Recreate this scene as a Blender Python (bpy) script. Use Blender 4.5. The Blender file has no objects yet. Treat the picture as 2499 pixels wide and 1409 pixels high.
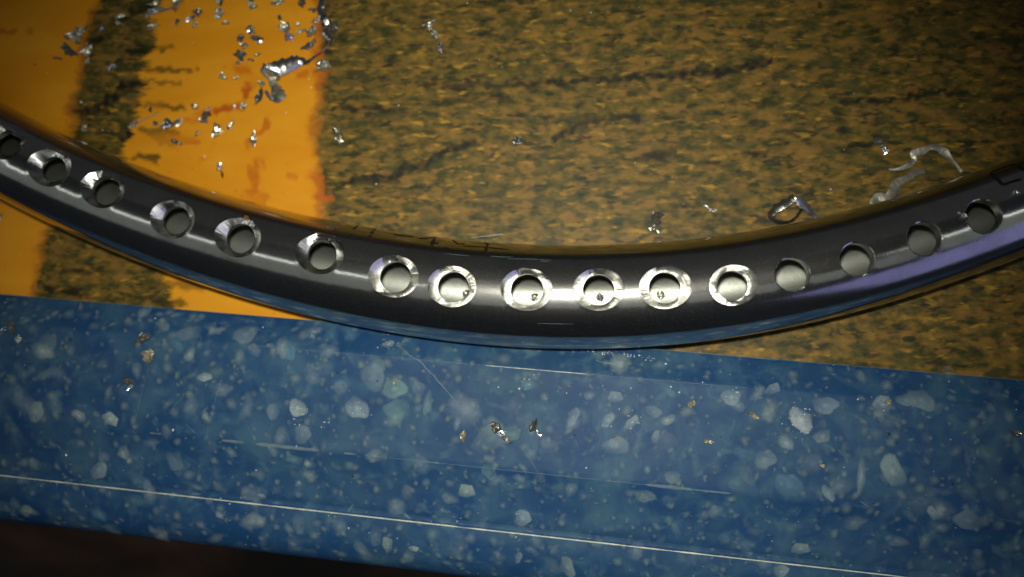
import bpy, bmesh, math, random
import numpy as np
from mathutils import Vector, Matrix, noise as mnoise
rnd = random.Random(7)
SC = bpy.context.scene
COL = SC.collection
V = Vector

# ------------------------------------------------------------------ camera
F, CX, CY, H = 2255.0, 1249.5, 704.5, 0.114
NADX, NADY = 1450.0, 900.0                       # where the plumb line under the lens falls
dn = V(((NADX - CX) / F, -(NADY - CY) / F, -1.0)).normalized()
Zc = -dn
Xc = (V((1, 0, 0)) - Zc * Zc.x).normalized()
Yc = Zc.cross(Xc)
ROT = Matrix((Xc, Yc, Zc))                       # camera axes to world axes
CAMP = V((0, 0, H))
cam = bpy.data.cameras.new('camera')
cam.sensor_width = 36.0
cam.lens = 36.0 * F / 2499.0
cam.clip_start, cam.clip_end = 0.002, 20.0
cam.dof.use_dof = True
cam.dof.focus_distance = 0.104
cam.dof.aperture_fstop = 17.0
camo = bpy.data.objects.new('camera', cam)
camo.matrix_world = Matrix.Translation(CAMP) @ ROT.to_4x4()
COL.objects.link(camo)
SC.camera = camo

def unproj(u, v, z=0.0):
    """point at height z seen at photo pixel (u, v)"""
    d = ROT @ V(((u - CX) / F, -(v - CY) / F, -1.0))
    return CAMP + d * ((z - H) / d.z)
RN = np.array([list(r) for r in ROT])
def proj_np(P):
    c = (P - np.array(CAMP)) @ RN
    return np.stack([CX - c[..., 0] / c[..., 2] * F, CY + c[..., 1] / c[..., 2] * F], -1)
PX = H / F                                        # metres per photo pixel on the tabletop

# ------------------------------------------------------------------ light
SC.view_settings.view_transform = 'Standard'
SC.view_settings.look = 'None'
SC.view_settings.exposure = 0.0
SC.view_settings.gamma = 1.0
SC.cycles.use_denoising = True
SC.cycles.max_bounces = 8
SC.cycles.transparent_max_bounces = 16
SC.cycles.sample_clamp_indirect = 10.0
wd = bpy.data.worlds.new('World'); SC.world = wd; wd.use_nodes = True
wd.node_tree.nodes['Background'].inputs[0].default_value = (0.75, 0.85, 1.0, 1)
wd.node_tree.nodes['Background'].inputs[1].default_value = 0.012

def lamp(name, kind, loc, energy, color, aim=None, **kw):
    l = bpy.data.lights.new(name, kind); l.energy = energy; l.color = color
    for k, x in kw.items(): setattr(l, k, x)
    o = bpy.data.objects.new(name, l); o.location = loc
    if aim is not None:
        o.rotation_euler = (V(aim) - V(loc)).to_track_quat('-Z', 'Y').to_euler()
    COL.objects.link(o); return o
# the phone's flash beside the lens
lamp('flash_lamp', 'SPOT', (-0.002, 0.009, 0.1165), 0.76, (1.0, 0.97, 0.84), aim=(-0.013, 0.001, 0),
     spot_size=math.radians(75), spot_blend=1.0, shadow_soft_size=0.0022)
# dim room: unseen panels added for the tube's reflections, and a bluish window to the side
def panel(name, loc, aim, sx, sy, rad, color):
    return lamp(name, 'AREA', loc, rad * sx * sy * math.pi, color, aim=aim, shape='RECTANGLE', size=sx, size_y=sy)
p = panel('crest_fill', (0, 0.018, 0.62), (0, 0.018, 0), 2.4, 0.032, 2.0, (0.95, 1.0, 0.93))  # added strip, mirrored as the bright line along the tube's crest
p = panel('crest_fill', (0, -0.17, 0.625), (0, -0.17, 0), 2.4, 0.33, 0.14, (0.95, 1.0, 0.93))  # added wider panel, greys the tube just below that line
p = panel('flank_fill', (0, 1.10, 0.90), (0, 0, 0.9), 3.0, 1.60, 0.020, (1.0, 0.97, 0.9))  # added unseen panel, sized to grey the tube's upper flank
p = panel('window_panel', (1.15, -0.72, 0.66), (0, 0, 0.0), 1.2, 0.85, 0.37, (0.48, 0.46, 1.0))

# ------------------------------------------------------------------ node helpers
class NT:
    def __init__(s, name):
        s.m = bpy.data.materials.new(name); s.m.use_nodes = True
        s.t = s.m.node_tree; s.t.nodes.clear()
        s.out = s.t.nodes.new('ShaderNodeOutputMaterial')
    def n(s, kind, **kw):
        nd = s.t.nodes.new('ShaderNode' + kind)
        for k, x in kw.items(): setattr(nd, k, x)
        return nd
    def put(s, sock, x):
        if x is None: return
        if isinstance(x, bpy.types.NodeSocket): s.t.links.new(x, sock)
        else:
            if isinstance(x, tuple) and len(x) == 3 and sock.type == 'RGBA': x = x + (1,)
            sock.default_value = x
    def math(s, op, a, b=None, c=None, clamp=False):
        nd = s.n('Math', operation=op, use_clamp=clamp)
        s.put(nd.inputs[0], a); s.put(nd.inputs[1], b); s.put(nd.inputs[2], c)
        return nd.outputs[0]
    def vmath(s, op, a, b=None, out=0):
        nd = s.n('VectorMath', operation=op); s.put(nd.inputs[0], a); s.put(nd.inputs[1], b)
        return nd.outputs[out]
    def mix(s, fac, a, b):
        nd = s.n('Mix', data_type='RGBA'); s.put(nd.inputs[0], fac); s.put(nd.inputs[6], a); s.put(nd.inputs[7], b)
        return nd.outputs[2]
    def mapr(s, x, a, b, c=0.0, d=1.0, smooth=True):
        nd = s.n('MapRange', interpolation_type='SMOOTHSTEP' if smooth else 'LINEAR')
        for i, q in enumerate((x, a, b, c, d)): s.put(nd.inputs[i], q)
        return nd.outputs[0]
    def obj(s): return s.n('TexCoord').outputs['Object']
    def scale(s, vec, xyz): return s.vmath('MULTIPLY', vec, xyz)
    def noise(s, vec, scale, detail=3.0, rough=0.55, dist=0.0, out='Fac'):
        nd = s.n('TexNoise'); s.put(nd.inputs['Vector'], vec)
        nd.inputs['Scale'].default_value = scale; nd.inputs['Detail'].default_value = detail
        nd.inputs['Roughness'].default_value = rough; nd.inputs['Distortion'].default_value = dist
        return nd.outputs[out]
    def ramp(s, x, stops):
        nd = s.n('ValToRGB'); s.put(nd.inputs[0], x); e = nd.color_ramp.elements
        while len(e) < len(stops): e.new(0.5)
        for el, (p, c) in zip(e, stops): el.position = p; el.color = tuple(c) + (1,)
        return nd.outputs[0]
    def bump(s, h, dist, strength=1.0):
        nd = s.n('Bump'); s.put(nd.inputs['Height'], h); nd.inputs['Distance'].default_value = dist
        s.put(nd.inputs['Strength'], strength); return nd.outputs[0]
    def bsdf(s, **kw):
        nd = s.n('BsdfPrincipled')
        for k, x in kw.items(): s.put(nd.inputs[k.replace('_', ' ')], x)
        s.t.links.new(nd.outputs[0], s.out.inputs[0]); return nd

# ---- tabletop: brown grained surface under worn orange paint
def mat_tabletop():
    t = NT('tabletop_paint'); co = t.obj()
    sep = t.n('SeparateXYZ'); t.put(sep.inputs[0], co)
    X, Y = sep.outputs[0], sep.outputs[1]
    # brown grain, smeared along x
    cs = t.scale(co, (1.0, 2.3, 1.0))
    n1 = t.noise(t.scale(co, (1.0, 1.7, 1.0)), 480, 2.0, 0.6, 0.0)
    n2 = t.noise(t.vmath('ADD', cs, (3.1, 1.7, 0.3)), 190, 4.0, 0.62, 0.3)
    n3 = t.noise(t.scale(co, (1, 1.2, 1)), 75, 2.0, 0.5)
    n4 = t.noise(t.vmath('ADD', t.scale(co, (1.0, 2.6, 1.0)), (9.1, 4.7, 0.3)), 380, 1.0, 0.5)
    g = t.math('ADD', t.math('MULTIPLY', n1, 0.80), t.math('ADD', t.math('MULTIPLY', n2, 0.20), t.math('MULTIPLY', n3, 0.10)))
    brown = t.ramp(g, [(0.36, (0.010, 0.011, 0.003)), (0.46, (0.040, 0.034, 0.005)), (0.54, (0.080, 0.056, 0.008)),
                       (0.62, (0.120, 0.074, 0.011)), (0.72, (0.19, 0.105, 0.014)), (0.84, (0.30, 0.16, 0.02))])
    def trio(off, sc, st, det):
        nz = t.noise(t.vmath('ADD', t.scale(co, (1.0, st, 1.0)), off), sc, det, 0.5, out='Color'); sp = t.n('SeparateColor'); t.put(sp.inputs[0], nz); return sp.outputs
    ca = trio((1.0, 2.0, 0.0), 500, 1.8, 2); cb = trio((5.0, 3.0, 0.0), 440, 2.5, 2)
    brown = t.mix(t.math('MULTIPLY', t.mapr(ca[0], 0.50, 0.70), 0.78), brown, (0.020, 0.024, 0.004))
    brown = t.mix(t.math('MULTIPLY', t.mapr(ca[1], 0.49, 0.68), 0.80), brown, (0.175, 0.092, 0.016))
    hi = t.math('MULTIPLY', t.mapr(cb[0], 0.57, 0.74), t.mapr(n3, 0.35, 0.6, 0.5, 1.0))
    brown = t.mix(t.math('MULTIPLY', t.mapr(cb[1], 0.58, 0.72), 0.85), brown, (0.012, 0.012, 0.004))
    brown = t.mix(t.math('MULTIPLY', hi, 0.85), brown, (0.34, 0.19, 0.022))
    grn = t.mapr(t.noise(t.vmath('ADD', cs, (7.0, 2.0, 5.0)), 260, 2.0), 0.52, 0.68)
    brown = t.mix(t.math('MULTIPLY', grn, 0.55), brown, (0.034, 0.036, 0.009))
    # long dark splits, stains and streaks: masks stored on the sheet
    att = lambda nm: t.n('Attribute', attribute_name=nm).outputs['Fac']
    dark = att('split')
    crk = t.math('MULTIPLY', dark, t.mapr(n1, 0.30, 0.50, 0.8, 1.0))
    brown = t.mix(crk, brown, (0.005, 0.005, 0.002))
    # orange paint
    cz = t.scale(co, (0.45, 1.6, 1.0))
    so = t.noise(cz, 120, 4, 0.6)
    orange = t.mix(t.mapr(so, 0.35, 0.7), (0.51, 0.200, 0.005), (0.56, 0.246, 0.010))
    red = t.math('MULTIPLY', t.mapr(t.noise(t.vmath('ADD', t.scale(co, (0.7, 1.2, 1)), (2, 5, 1)), 210, 4, 0.65), 0.60, 0.74), 0.65)
    orange = t.mix(red, orange, (0.42, 0.105, 0.006))
    spk = t.mapr(t.noise(co, 900, 2, 0.5), 0.70, 0.78)
    orange = t.mix(t.math('MULTIPLY', spk, 0.5), orange, (0.20, 0.085, 0.012))
    # paint edges: x of each edge as a curve of y
    def edge(pts, amp, sc, str_x):
        fc = t.n('FloatCurve'); ys = [unproj(u, v).y for u, v in pts]; xs = [unproj(u, v).x for u, v in pts]
        y0, y1 = -0.02, 0.06; x0, x1 = -0.09, -0.02
        yn = t.math('DIVIDE', t.math('SUBTRACT', Y, y0), y1 - y0, clamp=True)
        c = fc.mapping.curves[0]
        q = sorted(((y - y0) / (y1 - y0), (x - x0) / (x1 - x0)) for x, y in zip(xs, ys))
        while len(c.points) < len(q): c.points.new(0.5, 0.5)
        for pt, (a, b) in zip(c.points, q): pt.location = (a, b); pt.handle_type = 'VECTOR'
        fc.mapping.update()
        t.put(fc.inputs['Value'], yn)
        xe = t.math('ADD', t.math('MULTIPLY', fc.outputs[0], x1 - x0), x0)
        nn = t.noise(t.scale(co, (str_x, 1.0, 1.0)), sc, 4, 0.68)
        return t.math('SUBTRACT', t.math('ADD', X, t.math('MULTIPLY', t.math('SUBTRACT', nn, 0.5), amp)), xe)
    e1 = edge([(262, -200), (240, 0), (202, 110), (180, 300), (140, 470), (98, 620), (84, 720)], 0.0050, 300, 0.7)
    e2 = edge([(410, -200), (396, 0), (372, 150), (338, 300), (300, 400), (330, 560), (398, 660), (420, 740)], 0.0105, 330, 0.28)
    e3 = edge([(772, -200), (776, 0), (783, 200), (768, 310), (778, 450), (788, 530), (800, 760)], 0.0036, 360, 0.7)
    sl = 0.0008
    def sig(x, w): return t.mapr(x, -w, w)
    o1 = t.math('SUBTRACT', 1.0, sig(e1, sl))
    o2 = t.math('MULTIPLY', sig(e2, 0.0007), t.math('SUBTRACT', 1.0, sig(e3, sl)))
    om = t.math('MAXIMUM', o1, o2)
    base = t.mix(om, brown, orange)
    # reddish fringe on the paint's rim
    def rim(e, c, w): return t.mapr(t.math('ABSOLUTE', t.math('ADD', e, c)), w, 0.0)
    rm = t.math('MULTIPLY', t.math('MAXIMUM', rim(e1, 0.0002, 0.0010), rim(e3, 0.0002, 0.0013)), t.mapr(n2, 0.38, 0.6, 0.15, 0.62))
    base = t.mix(rm, base, (0.27, 0.075, 0.006))
    base = t.mix(t.math('MULTIPLY', att('stain'), t.mapr(so, 0.35, 0.6, 0.4, 1.0)), base, (0.36, 0.075, 0.004))
    base = t.mix(t.math('MULTIPLY', att('streak'), t.mapr(so, 0.35, 0.6, 0.4, 1.0)), base, (0.045, 0.034, 0.006))
    h = t.math('ADD', t.math('MULTIPLY', om, 0.5), t.math('MULTIPLY', n1, 0.6))
    rg = t.mix(om, (0.55, 0.55, 0.55), (0.42, 0.42, 0.42))
    t.bsdf(Base_Color=base, Roughness=rg, Specular_IOR_Level=0.22, Normal=t.bump(h, 0.00010, 0.25))
    return t.m
STAINS = [(626, 400, 612, 465, 20, .9), (606, 212, 604, 234, 14, .9), (530, 270, 582, 264, 12, .9), (640, 300, 610, 352, 14, .6), (720, 187, 750, 184, 12, .7), (560, 170, 620, 178, 12, .6),
          (430, 338, 470, 342, 14, .6), (770, 60, 782, 200, 16, .5), (600, 470, 640, 490, 14, .5), (520, 480, 640, 500, 10, .4), (5, 78, 20, 82, 12, .6), (700, 430, 716, 434, 10, .5), (780, 440, 790, 480, 18, .9)]
STREAKS = [(370, 168, 465, 172, 9, .65), (380, 116, 416, 117, 9, .9), (350, 255, 455, 262, 8, .8), (352, 318, 430, 326, 9, .7), (360, 200, 430, 204, 7, .5), (345, 380, 380, 392, 14, .7), (385, 330, 420, 350, 12, .5), (60, 72, 66, 76, 10, .3), (360, 690, 470, 700, 14, .5), (400, 735, 450, 742, 12, .6)]
CRACKS = [(845, 446, 960, 430, 13, .9), (960, 430, 1155, 345, 12, .9), (1250, 208, 1560, 190, 10, .75), (1560, 190, 1660, 182, 10, .9),
          (1660, 182, 1790, 172, 11, .95), (1790, 172, 1890, 144, 10, .8), (1345, 345, 1440, 296, 10, .8), (1440, 296, 1560, 284, 9, .75),
          (1010, 210, 1230, 205, 9, .6), (2075, 248, 2210, 244, 9, .85), (2210, 235, 2330, 226, 9, .8), (2440, 300, 2600, 292, 10, .7),
          (1470, 115, 1510, 95, 11, .6), (1580, 385, 1650, 370, 14, .7), (2060, 355, 2130, 358, 9, .8), (1825, 372, 1870, 376, 8, .8),
          (210, 275, 262, 268, 12, .95), (262, 268, 272, 235, 12, .9), (272, 235, 300, 228, 9, .7), (300, 345, 322, 318, 14, .9),
          (322, 318, 390, 320, 9, .6), (300, 212, 345, 205, 16, .8), (310, 130, 345, 132, 12, .9), (345, 122, 418, 116, 9, .8), (380, 170, 470, 172, 6, .5),
          (352, 254, 450, 262, 7, .6), (225, 95, 245, 100, 14, .8), (330, 45, 350, 20, 14, .7), (1040, 250, 1250, 243, 9, .5), (2300, 520, 2520, 500, 8, .5),
          (840, 262, 950, 268, 9, .7), (110, 700, 190, 722, 10, .7), (330, 725, 450, 742, 9, .6), (2080, 780, 2180, 800, 12, .4), (780, 410, 800, 470, 12, .5)]

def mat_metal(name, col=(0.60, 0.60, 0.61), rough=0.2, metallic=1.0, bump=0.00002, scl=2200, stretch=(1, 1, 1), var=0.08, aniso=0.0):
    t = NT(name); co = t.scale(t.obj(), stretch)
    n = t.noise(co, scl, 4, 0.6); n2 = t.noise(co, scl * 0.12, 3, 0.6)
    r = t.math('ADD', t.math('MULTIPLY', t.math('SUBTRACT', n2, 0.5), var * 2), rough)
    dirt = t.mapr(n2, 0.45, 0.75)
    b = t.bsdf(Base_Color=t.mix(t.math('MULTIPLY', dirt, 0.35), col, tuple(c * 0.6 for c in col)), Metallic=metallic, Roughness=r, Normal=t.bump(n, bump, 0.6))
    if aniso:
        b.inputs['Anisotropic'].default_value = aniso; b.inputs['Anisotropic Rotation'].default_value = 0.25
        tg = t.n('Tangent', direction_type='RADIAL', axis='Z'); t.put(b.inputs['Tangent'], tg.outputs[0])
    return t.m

def mat_tube():
    t = NT('satin_tube'); co = t.obj()
    n = t.noise(co, 5200, 3, 0.6)
    n2 = t.noise(co, 160, 4, 0.6)
    pit = t.mapr(t.noise(co, 2300, 2, 0.55), 0.62, 0.72)
    col = t.mix(t.mapr(n2, 0.35, 0.7), (0.60, 0.60, 0.59), (0.46, 0.46, 0.45))
    col = t.mix(t.math('MULTIPLY', pit, 0.3), col, (0.80, 0.82, 0.72))
    grit = t.mapr(t.noise(co, 4200, 2, 0.6), 0.50, 0.70)
    r = t.math('ADD', 0.085, t.math('MULTIPLY', n2, 0.10))
    met = t.math('SUBTRACT', 1.0, t.math('MULTIPLY', grit, 0.006))
    nb_ = t.bump(n, 0.000012, 0.5)
    a = t.bsdf(Base_Color=col, Metallic=met, Roughness=r, Normal=nb_)
    b = t.bsdf(Base_Color=col, Metallic=met, Roughness=t.math('ADD', 0.34, t.math('MULTIPLY', n2, 0.16)), Normal=nb_)
    mx = t.n('MixShader'); t.put(mx.inputs[0], t.math('ADD', 0.05, t.math('MULTIPLY', grit, 0.03)))
    t.t.links.new(a.outputs[0], mx.inputs[1]); t.t.links.new(b.outputs[0], mx.inputs[2]); t.t.links.new(mx.outputs[0], t.out.inputs[0])
    return t.m

def mat_resin():
    t = NT('blue_resin'); co = t.obj()
    a = t.noise(co, 210, 4, 0.6, 0.6); b = t.noise(t.vmath('ADD', co, (4, 2, 7)), 55, 3, 0.5)
    c = t.mix(t.mapr(a, 0.36, 0.74), (0.0075, 0.037, 0.106), (0.030, 0.076, 0.130))
    c2 = t.noise(t.vmath('ADD', co, (1, 8, 2)), 480, 3, 0.6, 0.4)
    c = t.mix(t.math('MULTIPLY', t.mapr(c2, 0.52, 0.72), 0.5), c, (0.056, 0.108, 0.150))
    c = t.mix(t.math('MULTIPLY', t.mapr(b, 0.42, 0.70), 0.32), c, (0.024, 0.056, 0.086))
    f = t.noise(co, 4000, 2, 0.6)
    r = t.math('ADD', 0.55, t.math('MULTIPLY', t.math('SUBTRACT', b, 0.5), 0.25))
    bs = t.bsdf(Base_Color=c, Roughness=r, Specular_IOR_Level=0.14, Normal=t.bump(f, 0.000008, 0.5))
    bs.inputs['Coat Weight'].default_value = 0.0; bs.inputs['Coat Roughness'].default_value = 0.30
    return t.m

def mat_chip():
    t = NT('milky_chip')
    oi = t.n('ObjectInfo'); at = t.n('Attribute', attribute_name='body')
    n = t.noise(t.vmath('ADD', t.obj(), t.vmath('SCALE', oi.outputs['Location'])), 3.2, 3, 0.6)
    col = t.mix(t.mapr(n, 0.35, 0.7), oi.outputs['Color'], t.mix(0.75, oi.outputs['Color'], (0.10, 0.22, 0.30)))
    al = t.math('MULTIPLY', t.math('MULTIPLY', at.outputs['Fac'], t.mapr(n, 0.25, 0.65, 0.6, 1.0)), oi.outputs['Alpha'])
    t.bsdf(Base_Color=col, Roughness=0.55, Specular_IOR_Level=0.14, Alpha=al)
    return t.m

def mat_plain(name, col, rough=0.5, spec=0.4, metallic=0.0, alpha=1.0):
    t = NT(name); n = t.noise(t.obj(), 900, 3, 0.6)
    c = t.mix(t.mapr(n, 0.3, 0.7), col, tuple(x * 0.7 for x in col))
    t.bsdf(Base_Color=c, Roughness=rough, Specular_IOR_Level=spec, Metallic=metallic, Alpha=alpha)
    return t.m

def mat_floor():
    t = NT('dark_floor'); co = t.obj()
    n = t.noise(t.vmath('ADD', t.scale(co, (0.8, 1.5, 1)), (0.3, 0.2, 0)), 14, 4, 0.6, 0.8)
    n2 = t.noise(co, 60, 4, 0.6)
    c = t.ramp(n, [(0.35, (0.008, 0.006, 0.004)), (0.50, (0.035, 0.018, 0.010)), (0.60, (0.13, 0.055, 0.03)), (0.72, (0.24, 0.115, 0.06))])
    c = t.mix(t.mapr(n2, 0.4, 0.7, 0, 0.5), c, (0.02, 0.014, 0.008))
    t.bsdf(Base_Color=c, Roughness=0.6)
    return t.m

M_TUBE = mat_tube()
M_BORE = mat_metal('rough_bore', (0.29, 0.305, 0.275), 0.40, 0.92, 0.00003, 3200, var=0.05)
M_CONE = mat_metal('cut_cone', (0.94, 0.94, 0.90), 0.17, 1.0, 0.000003, 2500, var=0.04, aniso=0.75)
M_FLAKE = mat_metal('matte_shaving', (0.54, 0.53, 0.44), 0.30, 0.95, 0.00014, 2400, var=0.10)
M_SHINE = mat_metal('bright_shaving', (0.80, 0.80, 0.80), 0.20, 1.0, 0.00002, 2000, var=0.06)
M_FOLD = mat_metal('folded_curl', (0.30, 0.30, 0.27), 0.26, 0.95, 0.00010, 2200, var=0.12)
M_DULL = mat_metal('dull_ribbon', (0.27, 0.265, 0.225), 0.40, 0.80, 0.00005, 1800, var=0.12)
M_DARK = mat_metal('dark_shaving', (0.13, 0.13, 0.12), 0.35, 0.7, 0.00004, 2600, var=0.08)
M_GOLD = mat_metal('tan_shaving', (0.30, 0.28, 0.20), 0.40, 0.6, 0.00004, 2600, var=0.08)
M_PURP = mat_metal('violet_shaving', (0.26, 0.26, 0.36), 0.34, 0.8, 0.00003, 2600, var=0.08)
M_RESIN, M_CHIP, M_TOP, M_FLOOR = mat_resin(), mat_chip(), mat_tabletop(), mat_floor()
M_WORN_LIT = mat_plain('worn_lit_rim', (0.46, 0.48, 0.40), 0.45)  # pale tone holds the edge highlight as well as wear
M_SCR = mat_plain('pale_scratch', (0.24, 0.32, 0.36), 0.4, alpha=0.40)
M_INK = mat_plain('black_ink', (0.010, 0.010, 0.010), 0.35, 0.3)
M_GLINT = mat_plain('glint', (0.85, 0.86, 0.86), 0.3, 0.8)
M_BLACK = mat_plain('dark_speck', (0.02, 0.018, 0.012), 0.6)

# ------------------------------------------------------------------ object helpers
def link(name, me, mat=None, parent=None):
    o = bpy.data.objects.new(name, me); COL.objects.link(o)
    if me is not None and mat is not None and len(me.materials) == 0: me.materials.append(mat)
    if parent is not None: o.parent = parent
    return o
def mesh(name, verts, faces, smooth=False):
    me = bpy.data.meshes.new(name); me.from_pydata([tuple(v) for v in verts], [], faces); me.update()
    if smooth: me.polygons.foreach_set('use_smooth', [True] * len(me.polygons))
    return me
def tag(o, label=None, cat=None, group=None, kind=None):
    for k, x in (('label', label), ('category', cat), ('group', group), ('kind', kind)):
        if x: o[k] = x
    return o

# ------------------------------------------------------------------ setting: tabletop and the floor far below
BARPX = [((0, 718), (2499, 928), 2.3), ((0, 790), (2499, 1004), 4.2), ((0, 1018), (2499, 1279), 4.2),
         ((0, 1160), (2499, 1441), 3.0), ((0, 1268), (2499, 1572), -1.2)]
BL = [(unproj(*a, z * 1e-3), unproj(*b, z * 1e-3)) for a, b, z in BARPX]
yl = BL[3][0].y + (BL[3][1].y - BL[3][0].y) * -0.6
yr = BL[3][0].y + (BL[3][1].y - BL[3][0].y) * 1.6
xl = BL[3][0].x - 0.6 * (BL[3][1].x - BL[3][0].x); xr = BL[3][0].x + 1.6 * (BL[3][1].x - BL[3][0].x)
def slab(corners, z0, z1):
    n = len(corners); vs = [(x, y, z1) for x, y in corners] + [(x, y, z0) for x, y in corners]
    fs = [tuple(range(n)), tuple(reversed(range(n, 2 * n)))] + [(i, i + n, (i + 1) % n + n, (i + 1) % n) for i in range(n)]
    return vs, fs
GX0, GX1, GY1, ST = -0.088, 0.068, 0.062, 0.00026
gx = np.concatenate([[-0.25], np.arange(GX0, GX1, ST), [0.25]]); nf = 230
def front(x): return yl + (yr - yl) * (x - xl) / (xr - xl)
ty = np.concatenate([np.linspace(0, 1, nf), [1.0]])
XX = np.repeat(gx[:, None], nf + 1, 1)
FY = front(XX); YY = FY + (GY1 - FY) * ty[None, :]; YY[:, -1] = 0.22
nx_, ny_ = XX.shape
tv = np.stack([XX, YY, np.zeros_like(XX)], -1).reshape(-1, 3)
I, J = np.meshgrid(np.arange(nx_ - 1), np.arange(ny_ - 1), indexing='ij')
a_ = (I * ny_ + J).ravel(); q_ = np.stack([a_, a_ + ny_, a_ + ny_ + 1, a_ + 1], -1)
nb = len(tv); rimv = [(-0.25, front(-0.25), -.018), (0.25, front(0.25), -.018), (0.25, 0.22, -.018), (-0.25, 0.22, -.018)]
c00, c10, c11, c01 = 0, (nx_ - 1) * ny_, nx_ * ny_ - 1, ny_ - 1
front_loop = [i * ny_ for i in range(nx_)]; back_loop = [i * ny_ + ny_ - 1 for i in range(nx_)]
fcs = [tuple(f) for f in q_.tolist()]
fcs += [tuple(reversed(front_loop)) + (nb, nb + 1), tuple(back_loop) + (nb + 2, nb + 3), tuple(range(0, ny_)) + (nb + 3, nb), tuple(reversed(range(c10, c10 + ny_))) + (nb + 1, nb + 2), (nb, nb + 3, nb + 2, nb + 1)]
me = mesh('tabletop', tv.tolist() + rimv, fcs)
U = proj_np(tv)
rs = np.random.RandomState(3)
def wav(P, amp, seed):
    r = np.random.RandomState(seed); o = np.zeros(len(P))
    for k in range(14):
        fq = r.uniform(0.010, 0.11); an = r.uniform(0, 6.28); o += np.sin((P[:, 0] * math.cos(an) + P[:, 1] * math.sin(an)) * fq * 6.28 / 2 + r.uniform(0, 6.28)) / (1 + fq * 14)
    return o * amp
UW = U + np.stack([wav(U, 5.0, 1), wav(U, 1.9, 2)], -1)
brk = 0.84 + 0.16 * np.tanh(wav(U, 1.4, 3) + 0.6)
for nm, lst in (('split', CRACKS), ('stain', STAINS), ('streak', STREAKS)):
    m = np.zeros(len(tv))
    for (u0, v0, u1, v1, w, k) in lst:
        a = np.array([u0, v0]); ab = np.array([u1 - u0, v1 - v0], float)
        h = np.clip(((UW - a) @ ab) / (ab @ ab), 0, 1); d = np.linalg.norm(UW - a - h[:, None] * ab, axis=1)
        m = np.maximum(m, min(1.0, k * 1.3) * np.clip(1.9 * (1 - d / (w * 1.0)), 0, 1))
    at = me.attributes.new(nm, 'FLOAT', 'POINT'); at.data.foreach_set('value', np.concatenate([m * (brk if nm == 'split' else 1), np.zeros(4)]).astype(np.float32))
o = link('tabletop', me, M_TOP); tag(o, kind='structure')
bm = bmesh.new(); bmesh.ops.create_grid(bm, x_segments=1, y_segments=1, size=1.5)
me = bpy.data.meshes.new('floor'); bm.to_mesh(me); bm.free()
o = link('floor', me, M_FLOOR); o.location = (0, 0, -0.22); tag(o, kind='structure')

# the dark phone that takes the picture: it is what the polished tube and cut cones mirror overhead
bm = bmesh.new(); bmesh.ops.create_cube(bm, size=1.0); bmesh.ops.scale(bm, vec=(0.128, 0.066, 0.009), verts=bm.verts)
bmesh.ops.bevel(bm, geom=bm.edges[:], offset=0.003, segments=2, affect='EDGES')
me = bpy.data.meshes.new('phone_back'); bm.to_mesh(me); bm.free()
o = link('phone_back', me, mat_plain('black_shell', (0.012, 0.012, 0.013), 0.5)); o.location = (0.02, 0.022, 0.1230); tag(o, kind='structure')

# ------------------------------------------------------------------ the bent tube
cx = np.array([-250, 0, 71, 142, 250, 450, 640, 782, 924, 1066, 1280, 1484, 1711, 1840, 1986, 2141, 2349, 2499, 2750], float)
cy = np.array([210, 359.5, 400, 438, 489, 561, 620, 658, 684.5, 702.5, 717, 718.5, 709.5, 693.5, 663, 623, 550, 497, 402], float)
cpoly = np.polyfit((cx - 1250) / 1250, cy, 5)
wx = np.array([-250, 0, 300, 640, 1066, 1484, 1711, 1986, 2141, 2499, 2750], float)
ww = np.array([226, 229, 236, 243, 256, 259, 252, 247, 241, 228, 224], float)
wpoly = np.polyfit((wx - 1250) / 1250, ww, 4)
us = np.linspace(-280, 2790, 700)
cl, rr = [], []
for u in us:
    t_ = (u - 1250) / 1250
    v = float(np.polyval(cpoly, t_)); w = float(np.polyval(wpoly, t_)) / 2
    R = w * (H - 0.0062) / F * 0.985
    P = unproj(u, v, R); cl.append(P); rr.append(R)
cl = np.array([list(p) for p in cl]); rr = np.array(rr)
sl_ = np.concatenate([[0], np.cumsum(np.linalg.norm(np.diff(cl[:, :2], axis=0), axis=1))])
TL = sl_[-1]
dT = np.gradient(cl, sl_, axis=0); dT[:, 2] = 0; dT /= np.linalg.norm(dT, axis=1)[:, None]
def tframe(s):
    c = V([float(np.interp(s, sl_, cl[:, i])) for i in range(3)])
    T = V([float(np.interp(s, sl_, dT[:, i])) for i in range(3)]).normalized()
    return c, T, V((-T.y, T.x, 0)), float(np.interp(s, sl_, rr))
def tpt(s, th, off=0.0):
    c, T, N, R = tframe(s); return c + N * ((R + off) * math.sin(th)) + V((0, 0, (R + off) * math.cos(th)))
# (px, py, outer width px, inner width px)  countersunk when outer > inner
HOLES = [(8, 344, 98, 56), (119, 409, 102, 57), (249, 461, 106, 66), (421, 535, 109, 66), (580, 579, 115, 70), (780, 619, 121, 72), (961, 674, 125, 77),
         (1103, 699, 121, 76), (1285, 706, 128, 80), (1461, 706, 126, 77), (1624, 701, 127, 77), (1790, 696, 116, 72),
         (1933, 670, 84, 78), (2091, 633, 82, 76), (2255, 583, 81, 75), (2400, 528, 80, 74)]
WALL = 0.0015
NB, NA = 12, 14
holes = []
for (u, v, wo, wi) in HOLES:
    P = unproj(u, v, 0.0120)
    d = np.hypot(cl[:, 0] - P.x, cl[:, 1] - P.y); s0 = float(sl_[int(np.argmin(d))])
    c, T, N, R = tframe(s0)
    P = unproj(u, v, 2 * R - 0.0002); k = (CAMP - tpt(s0, 0)).length / 0.114 * PX
    s0 += (P - c).dot(T); lat = (P - c).dot(N)
    holes.append((s0, wo * k / 2, wi * k / 2, wo > wi + 12, lat))
holes.sort()
CELL = 0.00352; TH0 = 0.60
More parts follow.
